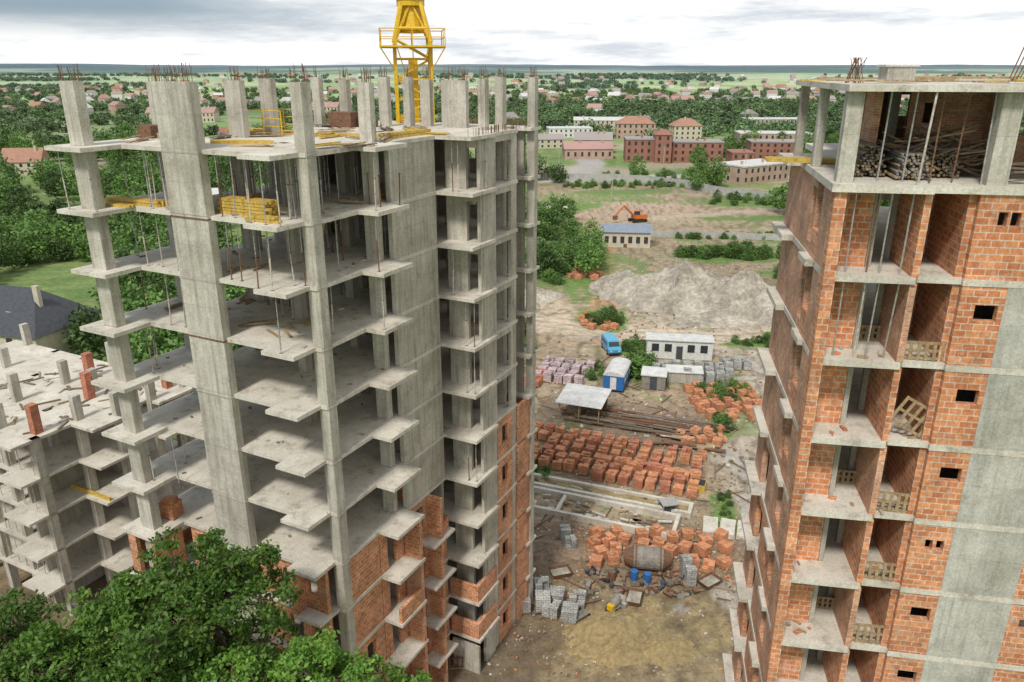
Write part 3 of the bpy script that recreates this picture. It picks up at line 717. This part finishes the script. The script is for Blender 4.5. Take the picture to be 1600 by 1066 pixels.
m=MB()
prof=[(-2.4,.35),(2.35,.35),(2.4,.95),(1.75,1.2),(1.25,1.9),(1.0,2.0),(-2.3,2.0),(-2.4,1.8)]
n=len(prof); vs=[(x,-.95,z) for x,z in prof]+[(x,.95,z) for x,z in prof]
vs=[(x,y*(.9 if z>1.5 else 1),z) for x,y,z in vs]
m.add(vs,[tuple(range(n)),tuple(range(2*n-1,n-1,-1))]+[(i,n+i,n+(i+1)%n,(i+1)%n) for i in range(n)],'vanb')
m.add([(1.74,-.8,1.27),(1.74,.8,1.27),(1.34,.75,1.86),(1.34,-.75,1.86)],[(0,1,2,3)],'glass')
for sy in(-1,1):
    for x0,x1 in((-2.1,-1.1),(-.95,0),(.15,1.1)): m.box(x0,x1,sy*.955-.012,sy*.955+.012,1.25,1.6,'glass')
    for x in(-1.5,1.5): m.cyl((x,sy*.8,.35),(x,sy*1.0,.35),.36,'tyre',16); m.cyl((x,sy*1.0,.35),(x,sy*1.02,.35),.18,'steel',10)
    m.box(2.36,2.42,sy*.6-.15,sy*.6+.15,.65,.85,'white')
m.box(-2.42,-2.4,-.7,.7,1.2,1.75,'glass'); m.box(2.3,2.5,-.9,.9,.35,.5,'tyre')
place(m.build('parked_van'),(14.6,106.5,0),math.radians(-82))
def cabin(name,x,y,rz,L,Wd,H,wk,rk,wins,door=True,eave=.2,slope=0):
    e=empty(name,(x,y,0),rz); m=MB(); m.box(0,L,0,Wd,.15,H,wk); m.build('walls',e)
    m=MB(); m.add([(-eave,-eave,H),(L+eave,-eave,H),(L+eave,Wd+eave,H+slope),(-eave,Wd+eave,H+slope),(-eave,-eave,H+.12),(L+eave,-eave,H+.12),(L+eave,Wd+eave,H+.12+slope),(-eave,Wd+eave,H+.12+slope)],[(3,2,1,0),(4,5,6,7),(0,1,5,4),(1,2,6,5),(2,3,7,6),(3,0,4,7)],rk); 
    m.build('roof',e)
    m=MB()
    for u in wins: m.box(u-.5,u+.5,-.03,.02,H*.42,H*.82,'glass'); m.box(u-.56,u+.56,-.05,-.0,H*.38,H*.42,'white')
    if door: m.box(L*.5-.45,L*.5+.45,-.04,.02,.15,2.1,'groof')
    m.build('openings',e)
    m=MB()
    for u in(.3,L/2,L-.3): m.box(u-.15,u+.15,.1,Wd-.1,0,.15,'conc')
    m.build('feet',e); return e
cabin('site_office_cabin',19.3,103.2,math.radians(-8),9.2,2.8,2.9,'white','lroof',[1.2,3,6.2,8])
cabin('storage_hut',16.8,92,math.radians(-14),3.0,2.2,2.0,'mgrey','lroof',[],True,.15,.3)
cabin('storage_hut',20.5,94.0,math.radians(-8),4.5,2.0,1.6,'concd','lroof',[],False,.15,.2)
e=empty('open_work_shed',(5.6,83.0,0),rz); m=MB()
for x in(0,2.4,4.8):
    for y in(0,4): m.cyl((x,y,0),(x,y,2.3 if y==0 else 2.7),.07,'wood')
m.build('posts',e); m=MB(); m.ob((2.4,2,2.62),(5.6,5,.08),0,'lroof',math.radians(5.7)); m.build('roof',e); m=MB(); m.box(0,4.8,3.9,4.0,.1,2.5,'rust'); m.box(.5,2,1.5,2.5,0,.9,'wood'); m.build('back_wall',e)
e=empty('blue_site_trailer',(14.2,90.5,0),math.radians(72)); m=MB(); m.box(0,5.5,0,2.6,.4,2.3,'blue'); m.build('body',e)
m=MB(); pr_=[(i/8*math.pi) for i in range(9)]
pts=[(1.3-1.38*math.cos(a),2.3+.55*math.sin(a)) for a in pr_]
n=len(pts); vs=[(-.05,y,z) for y,z in pts]+[(5.55,y,z) for y,z in pts]
m.add(vs,[(i,i+1,n+i+1,n+i) for i in range(n-1)]+[tuple(range(n-1,-1,-1)),tuple(range(n,2*n))],'lroof'); m.build('roof',e)
m=MB()
for x in(1,4.4):
    for y in(.1,2.5): m.cyl((x,y-.1,.35),(x,y+.1,.35),.35,'tyre',12)
for x in(1.2,2.7,4.2): m.box(x-.4,x+.4,-.03,.01,1.2,1.8,'white'); m.box(x-.4,x+.4,2.59,2.63,1.2,1.8,'white')
m.box(-.03,.01,.9,1.7,.5,2.1,'white')
m.build('wheels_and_windows',e)
e=empty('small_blue_roof_building',(21,176,0),math.radians(-7)); m=MB(); m.box(0,11,0,6,0,3.6,'cream'); m.build('walls',e)
m=MB(); m.add([(-.4,-.4,3.6),(11.4,-.4,3.6),(11.4,6.4,3.6),(-.4,6.4,3.6),(-.4,3,5.0),(11.4,3,5.0)],[(3,2,1,0),(0,1,5,4),(2,3,4,5),(0,4,3),(1,2,5)],'broof'); m.build('roof',e)
m=MB()
for i in range(6): u=1+i*1.8; m.box(u-.45,u+.45,-.05,.02,1.0,2.6,'glass'); m.box(u-.55,u+.55,-.08,-.0,.9,1.0,'white')
m.box(4.9,5.7,-.06,.02,0,.88,'rust'); m.build('windows',e)
cabin('storage_hut',7.5,213,0,8,3,2.6,'white','lroof',[1.5,4,6.5])
e=empty('orange_excavator',(34,207,0),math.radians(200)); m=MB()
for y in(-1.2,1.2):
    m.box(-1.8,1.8,y-.3,y+.3,.15,.85,'tyre'); m.cyl((-1.8,y-.3,.5),(-1.8,y+.3,.5),.4,'tyre',12); m.cyl((1.8,y-.3,.5),(1.8,y+.3,.5),.4,'tyre',12)
m.build('tracks',e); m=MB(); m.box(-2.3,1.3,-1.3,1.3,1.0,2.1,'orange'); m.box(.0,1.3,.3,1.3,2.1,3.1,'glass'); m.box(-.05,1.35,.25,1.35,3.1,3.2,'orange'); m.build('house',e)
m=MB(); m.cyl((1.2,-.2,1.8),(4.2,-.2,4.6),.3,'orange',6); m.cyl((4.2,-.2,4.6),(6.6,-.2,2.2),.22,'orange',6); m.ob((6.7,-.2,1.5),(.9,1.2,1.0),0,'rust'); m.build('boom_and_bucket',e)
cn=MB(); cn.box(-.2,.2,-.2,.2,0,.04,'orange'); cn.cyl((0,0,.04),(0,0,.35),.15,'orange',10,.09); cn.cyl((0,0,.35),(0,0,.5),.09,'white',10,.055); cn.cyl((0,0,.5),(0,0,.7),.055,'orange',10,.02); place(cn.build('traffic_cone'),(-31,53.5,0))

def fence(pts,h,k='fence',name='site_fence'):
    m=MB()
    for (x0,y0),(x1,y1) in zip(pts,pts[1:]):
        L=math.hypot(x1-x0,y1-y0); n=max(1,int(L/2.5)); a=math.atan2(y1-y0,x1-x0)
        for i in range(n):
            f=(i+.5)/n; m.ob((x0+(x1-x0)*f,y0+(y1-y0)*f,h/2+U(-.1,.05)),(L/n*.97,.08,h),a+U(-.02,.02),k)
            m.ob((x0+(x1-x0)*i/n,y0+(y1-y0)*i/n,h/2+.05),(.18,.18,h+.1),a,k)
    return m.build(name)
fence([(-10,286),(10,289),(38,286),(50,280),(60,271),(67,256),(76,246),(88,234),(110,226)],2.6)
fence([(22,187),(31,188),(48,186),(66,183),(80,180)],1.6)
for x,y,h in [(28,128,9),(31,240,9),(60,310,10),(85,285,10),(18,300,10)]:
    m=MB(); m.cyl((0,0,0),(0,0,h),.14,'conc',6,.09); m.ob((0,0,h-.5),(1.6,.1,.1),0,'steel'); place(m.build('utility_pole'),(x,y,0))

# ================================================================= DISTANT BUILDINGS
def bldg(name,x,y,L,D,H,rz,wk,rk,floors=2,roof='gable',rh=2.5,nw=None):
    e=empty(name,(x,y,0),rz); m=MB(); m.box(0,L,0,D,0,H,wk); m.build('walls',e)
    m=MB(); o=.4
    if roof=='flat': m.box(-.2,L+.2,-.2,D+.2,H,H+.5,rk)
    else:
        i=0 if roof=='gable' else min(D/2,L/3)
        m.add([(-o,-o,H),(L+o,-o,H),(L+o,D+o,H),(-o,D+o,H),(-o+i,D/2,H+rh),(L+o-i,D/2,H+rh)],[(3,2,1,0),(0,1,5,4),(2,3,4,5),(0,4,3),(1,2,5)],rk)
    for q in range(max(1,int(L/9))):
        u=U(1.5,L-1.5); m.box(u-.4,u+.4,D*.35,D*.35+.6,H+.3,H+rh+.8 if roof!='flat' else H+1.6,wk)
    m.build('roof',e)
    m=MB(); nw=nw or max(2,int(L/2.8))
    for f in range(floors):
        z=H*(f+.3)/floors; hh=min(1.9,H/floors*.5)
        for i in range(nw):
            u=(i+.5)*L/nw; m.box(u-.5,u+.5,-.06,.02,z,z+hh,'glass')
        for i in range(max(1,int(D/4))):
            v=(i+.5)*D/max(1,int(D/4)); m.box(-.06,.02,v-.5,v+.5,z,z+hh,'glass')
    m.build('windows',e); return e
R_=math.radians
bldg('brick_factory',50,346,20,14,9.5,R_(-4),'fbrick','hroof2',3,'flat')
bldg('brick_factory',62,341,7,12,12,R_(-4),'fbrick','rroof',4,'hip',2)
bldg('brick_factory',70,344,22,14,8.5,R_(-4),'fbrick','hroof2',3,'flat')
bldg('brick_factory',92,328,9,14,5.5,R_(-4),'fbrick','rroof',2,'flat')
bldg('long_pink_warehouse',24,356,22,12,4.5,R_(3),'pink','hroof',1,'gable',3)
bldg('long_pink_warehouse',30,380,18,12,6.5,R_(-5),'pink','hroof2',2,'gable',3.5)
bldg('plaster_apartment_building',60,455,22,13,9,R_(-3),'pink','oroof',3,'hip',4)
bldg('plaster_apartment_building',92,450,16,12,8,R_(5),'cream','oroof',3,'hip',4)
bldg('factory_hall',82,276,24,14,6,R_(32),'pink','lroof',2,'flat')
bldg('factory_hall',108,356,24,14,7.5,R_(-6),'fbrick','hroof2',3,'flat')
bldg('factory_hall',118,410,36,16,7,R_(-6),'pink','lroof',2,'flat')
bldg('factory_hall',22,470,26,15,5,R_(4),'white','lroof',2,'flat')
bldg('factory_hall',42,540,36,16,5.5,R_(-4),'cream','lroof',2,'gable',2)
bldg('factory_hall',14,405,13,10,4.5,R_(8),'cream','hroof2',2,'gable',2.5)
bldg('factory_hall',160,540,40,16,6,R_(3),'concd','lroof',2,'flat')
bldg('factory_hall',170,320,40,20,10,R_(-10),'fbrick','lroof',2,'flat')
gh_=bldg('grey_roof_house',-80,103,15,12,4.5,R_(-14),'cream','groof',2,'hip',5.2)
m=MB()
for u in(4.5,8.5): m.ob((u,2.2,6.55),(.9,1.2,.08),0,'lroof',math.radians(40))
m.build('skylights',gh_)
bldg('orange_roof_house',-196,300,14,10,5,R_(10),'cream','oroof',2,'gable',5)
bldg('red_roof_house',-150,410,14,10,5,R_(30),'white','rroof',2,'gable',5)
bldg('white_roof_house',-95,215,12,9,4,R_(10),'white','lroof',2,'gable',3)
bldg('long_pink_warehouse',-275,600,50,14,7,R_(4),'cream','hroof',2,'gable',4)
bldg('long_pink_warehouse',-180,690,30,14,7,R_(-4),'cream','hroof',2,'gable',4)
m=MB()
def house(x,y):
    L=U(10,16); D=U(8,12); H=U(4,7); a=U(0,3.14); R=Matrix.Rotation(a,3,'Z'); rh=U(2.5,4.5); g0=gh(x,y)
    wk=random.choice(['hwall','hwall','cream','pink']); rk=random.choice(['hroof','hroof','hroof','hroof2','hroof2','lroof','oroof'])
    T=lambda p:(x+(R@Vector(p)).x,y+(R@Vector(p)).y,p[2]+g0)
    m.ob((x,y,g0+H/2-.5),(L,D,H+1),a,wk)
    P=[(-L/2-.4,-D/2-.4,H),(L/2+.4,-D/2-.4,H),(L/2+.4,D/2+.4,H),(-L/2-.4,D/2+.4,H),(-L/2,0,H+rh),(L/2,0,H+rh)]
    m.add([T(p) for p in P],[(0,1,5,4),(2,3,4,5),(0,4,3),(1,2,5)],rk)
y=560
while y<2600:
    st=26+(y-600)*.02; x=-.85*y
    while x<.85*y:
        px=x/y; nval=nn(x,y,.0035,31)+.3*nn(x,y,.015,3)
        dens=0
        if y<820: dens=.14 if nval>0 else .02
        elif y<1300: dens=(.45 if px>-.1 else .32) if nval>-.1 else .06
        else: dens=.4 if nval>.2 else .012
        if random.random()<dens: house(x+U(-11,11),y+U(-11,11))
        x+=st
    y+=st*1.3
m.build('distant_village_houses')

# ================================================================= VEGETATION
def leafquad(vs,fs,c,s,up=.5):
    n=Vector((U(-1,1),U(-1,1),U(-1,1)+up)); 
    if n.length<.1: n=Vector((0,0,1))
    q=n.to_track_quat('Z','Y'); a=U(0,6.28); ca,sa=math.cos(a),math.sin(a)
    o=len(vs)
    for u,v in((-1,0),(0,-.55),(1,0),(0,.55)):
        vs.append(tuple(c+q@Vector(((u*ca-v*sa)*s,(u*sa+v*ca)*s,0))))
    fs.append((o,o+1,o+2,o+3))
def crown(clusters,per,leaf,spread,mk,name,parent,zs=.75):
    vs=[];fs=[]
    for c,r in clusters:
        for i in range(per):
            d=Vector((random.gauss(0,1),random.gauss(0,1),random.gauss(0,zs)));
            if d.length>2: d*=2/d.length
            leafquad(vs,fs,c+d*r*spread,leaf*U(.6,1.25))
    m=MB(); m.add(vs,fs,mk); return m.build(name,parent)
def proto(name,seed,parent,tall,mk,nc,per,leaf):
    random.seed(seed); cl_=[]
    for i in range(nc):
        while True:
            p=Vector((U(-1,1),U(-1,1),U(-1,1)))
            if .45<p.length<1: break
        w=1-.25*max(0,p.z); cl_.append((Vector((p.x*w,p.y*w,1.25*tall+p.z*.95*tall)),U(.18,.32)))
    return crown(cl_,per,leaf,.75,mk,name,parent)
def instancer(name,items,seed,tall=1.0,mk='leafm',nc=44,per=26,leaf=.11):
    me=bpy.data.meshes.new(name); vs=[];fs=[]
    for x,y,z,s_ in items:
        a=U(0,6.28); h=s_/2; o=len(vs)
        for k in range(4):
            t=a+k*math.pi/2; vs.append((x+h*1.4142*math.cos(t),y+h*1.4142*math.sin(t),z))
        fs.append((o,o+1,o+2,o+3))
    me.from_pydata(vs,[],fs); ob=bpy.data.objects.new(name,me); COL.objects.link(ob)
    ob.instance_type='FACES'; ob.use_instance_faces_scale=True; ob.instance_faces_scale=1
    ob.show_instancer_for_render=False; ob.show_instancer_for_viewport=False
    st_=random.getstate(); proto('tree_form',seed,ob,tall,mk,nc,per,leaf); random.setstate(st_)
near=[];far=[];hazy=[]
avoid=[(-73,108,11),(-66,93,10),(-76,95,9),(-190,305,10),(-145,415,10),(-90,219,8),(-250,608,28),(-165,698,20),(60,352,22),(80,350,18),(97,334,9),(34,366,16),(71,462,16),(100,456,11),(90,284,16),(120,362,15),(136,418,22),(36,478,16),(60,548,22),(180,548,24),(190,330,26),(20,410,9)]
def blocked(x,y):
    for ax,ay,r in avoid:
        if (x-ax)**2+(y-ay)**2<r*r: return True
        k=ay/y
        if y<ay and y>200 and ay-y<110 and abs(x*k-ax)<r*.8 and random.random()<.6: return True
    return False
def scatter(lst,y0,y1,p0,p1,sp,s0,s1,cond=lambda x,y:True):
    y=y0
    while y<y1:
        x=p0*y
        while x<p1*y:
            X=x+U(-.5,.5)*sp; Y=y+U(-.5,.5)*sp
            if cond(X,Y) and not blocked(X,Y): lst.append((X,Y,gh(X,Y)-.3,U(s0,s1)))
            x+=sp
        y+=sp
scatter(near,64,200,-.85,-.12,5.8,2.2,4.2,lambda x,y:(x<-52 or y>78) and x<-16 and nn(x,y,.03,40)>-.2)
scatter(near,20,62,-2.2,-1.0,6,3,4.5,lambda x,y:x<-50)
scatter(near,200,430,-.85,.0,9,2.6,5.2,lambda x,y:nn(x,y,.014,41)>-.05)
scatter(far,430,640,-.85,.75,11,3,6,lambda x,y:nn(x,y,.014,42)>(-.25 if x>0 else .0))
scatter(far,640,880,-.9,.85,13,3.5,6.5,lambda x,y:nn(x,y*1.5,.01,42)>(-.2 if x>0 else .02))
scatter(far,880,1350,-.9,.9,17,3,5.5,lambda x,y:nn(x,y*2,.008,43)>.1 or random.random()<.12)
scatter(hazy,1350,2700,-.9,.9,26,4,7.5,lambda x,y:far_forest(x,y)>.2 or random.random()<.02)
scatter(near,150,212,.03,.13,4.0,1.6,3.0,lambda x,y:4<x<19.5-(0 if y<172 else 4) and nn(x,y,.06,45)>-.25)
scatter(near,282,430,.0,.5,9,2.5,4.5,lambda x,y:nn(x,y,.02,46)>.12)
scatter(near,262,330,.235,.27,6,2.5,4.2,lambda x,y:True)
scatter(near,215,262,.36,.5,7,3,4.5,lambda x,y:True)
def bushes(cx,cy,rx,ry,n,s0=.5,s1=1.1):
    for i in range(n):
        a=U(0,6.28); r=math.sqrt(random.random()); s_=U(s0,s1); near.append((cx+rx*r*math.cos(a),cy+ry*r*math.sin(a),-.5*s_,s_))
bushes(50,167,14,4,70,.8,1.6); bushes(18.2,97.6,2.2,2.0,10,1.1,1.9); bushes(15.5,121,3,4,24,.5,1.1); bushes(19.5,107.5,4,1.6,24,.4,.9); bushes(27,90,3,2.4,18,.4,.9)
bushes(46,109.5,14,2,50,.4,.8); bushes(20.3,64,.8,2.5,10,.2,.4); bushes(75,240,18,8,40,.6,1.5); bushes(40,272,24,5,40,.6,1.4); bushes(60,186,22,2,50,.5,1.0); bushes(3,70,1,3,10,.2,.5); bushes(8,160,5,18,60,.7,1.6); bushes(64,300,30,8,30,.8,1.6); bushes(-2,110,5,12,40,.6,1.5); bushes(60,148,8,8,40,.7,1.6); bushes(24,81,2,2,14,.3,.7); bushes(11,98,1.5,3,10,.4,.8)
def split(l,n): random.shuffle(l); return [l[i::n] for i in range(n)]
for i,part in enumerate(split(near,3)): instancer('tree_belt',part,11+i,(1.0,.8,1.25)[i])
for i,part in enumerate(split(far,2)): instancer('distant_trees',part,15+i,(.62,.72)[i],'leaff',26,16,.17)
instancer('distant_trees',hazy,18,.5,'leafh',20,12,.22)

def bigtree(x,y,top,rad,seed,nl,per):
    random.seed(seed); e=empty('broadleaf_tree',(x,y,0)); m=MB()
    ch=rad*1.1; cz=top-ch
    m.cyl((0,0,-.2),(.2,.1,cz*.55),.42,'bark',10,.32); m.cyl((.2,.1,cz*.55),(.0,.2,top-ch*.6),.32,'bark',8,.08)
    cl_=[]
    for i in range(nl):
        while True:
            p=Vector((U(-1,1),U(-1,1),U(-1,1)))
            if .5<p.length<1: break
        p.normalize(); p*=U(.5,.9)
        lc=Vector((p.x*rad,p.y*rad,cz+p.z*ch)); lr=U(.6,1.25)
        b0=Vector((.1,.1,cz-.3*ch+ch*.6*random.random())); mid=b0.lerp(lc,.5)+Vector((0,0,.35)); m.cyl(b0,mid,.13,'bark',6,.08); m.cyl(mid,lc,.08,'bark',5,.03)
        for k in range(8):
            d=Vector((random.gauss(0,1),random.gauss(0,1),random.gauss(0,.8)+.25)).normalized()*lr*U(.5,1.3)
            cl_.append((lc+d,U(.24,.46))); m.cyl(lc,lc+d,.03,'bark',4,.012)
    m.build('trunk_and_limbs',e); crown(cl_,per,.125,.68,'leafn','foliage',e,.5)
bigtree(-13.2,27.6,20.2,3.7,21,40,78)
bigtree(-17.2,27.4,18.6,3.4,22,32,75)
bigtree(-19.6,26.6,17.2,3.4,25,30,70)
bigtree(-21.6,27.6,17.4,3.0,28,22,70)
bigtree(-15.6,24.8,17.2,2.8,26,24,70)
bigtree(-8.2,25.6,16.9,2.2,23,18,70)
bigtree(-6.0,25.2,15.9,2.0,27,16,70)
bigtree(-10.8,24.4,16.8,2.6,24,20,70)

# ================================================================= WORLD / LIGHT / CAMERA
az=(-.42,-.91); el=math.radians(52)
Sdir=Vector((az[0]*math.cos(el),az[1]*math.cos(el),math.sin(el))).normalized()
wd=bpy.data.worlds.new('World'); S.world=wd; wd.use_nodes=True; nt=wd.node_tree; bg=nt.nodes['Background']
sk=N(nt,'ShaderNodeTexSky'); sk.sky_type='NISHITA'; sk.sun_disc=False; sk.sun_elevation=el; sk.sun_rotation=math.radians(204.8); sk.dust_density=2
t=N(nt,'ShaderNodeTexCoord').outputs['Generated']
sx=N(nt,'ShaderNodeSeparateXYZ'); nt.links.new(t,sx.inputs[0])
n1=nz(nt,t,3.0,6,.6,(1,1,5))
patch=mul(nt,ramp(nt,sx.outputs[0],-.10,-.40),ramp(nt,sx.outputs[2],.022,.06))
patch=mul(nt,patch,ramp(nt,n1,.34,.50))
cloud=mix(nt,ramp(nt,nz(nt,t,3.4,8,.64,(1,1,7)),.40,.56),(7.0,7.5,8.1),(12.0,11.9,11.7))
zen=ramp(nt,sx.outputs[2],.15,.9,1.0,.66)
cloud=mix(nt,1.0,cloud,zen,'MULTIPLY')
skc=mix(nt,.5,sk.outputs[0],(3.2,4.6,6.2))
col=mix(nt,patch,cloud,skc); nt.links.new(col,bg.inputs[0]); bg.inputs[1].default_value=.1
L=bpy.data.lights.new('sun','SUN'); L.energy=3.0; L.angle=math.radians(9); L.color=(1,.95,.87)
so=bpy.data.objects.new('sun',L); COL.objects.link(so); so.rotation_euler=(-Sdir).to_track_quat('-Z','Y').to_euler(); so.location=(0,0,80)
cam=bpy.data.cameras.new('camera'); co_=bpy.data.objects.new('camera',cam); COL.objects.link(co_)
co_.location=(0,0,39.5); co_.rotation_euler=(math.radians(90-19.63),0,0); cam.lens=27; cam.sensor_width=36; cam.clip_start=.5; cam.clip_end=20000
S.camera=co_
S.view_settings.view_transform='Standard'; S.view_settings.look='None'; S.view_settings.exposure=0
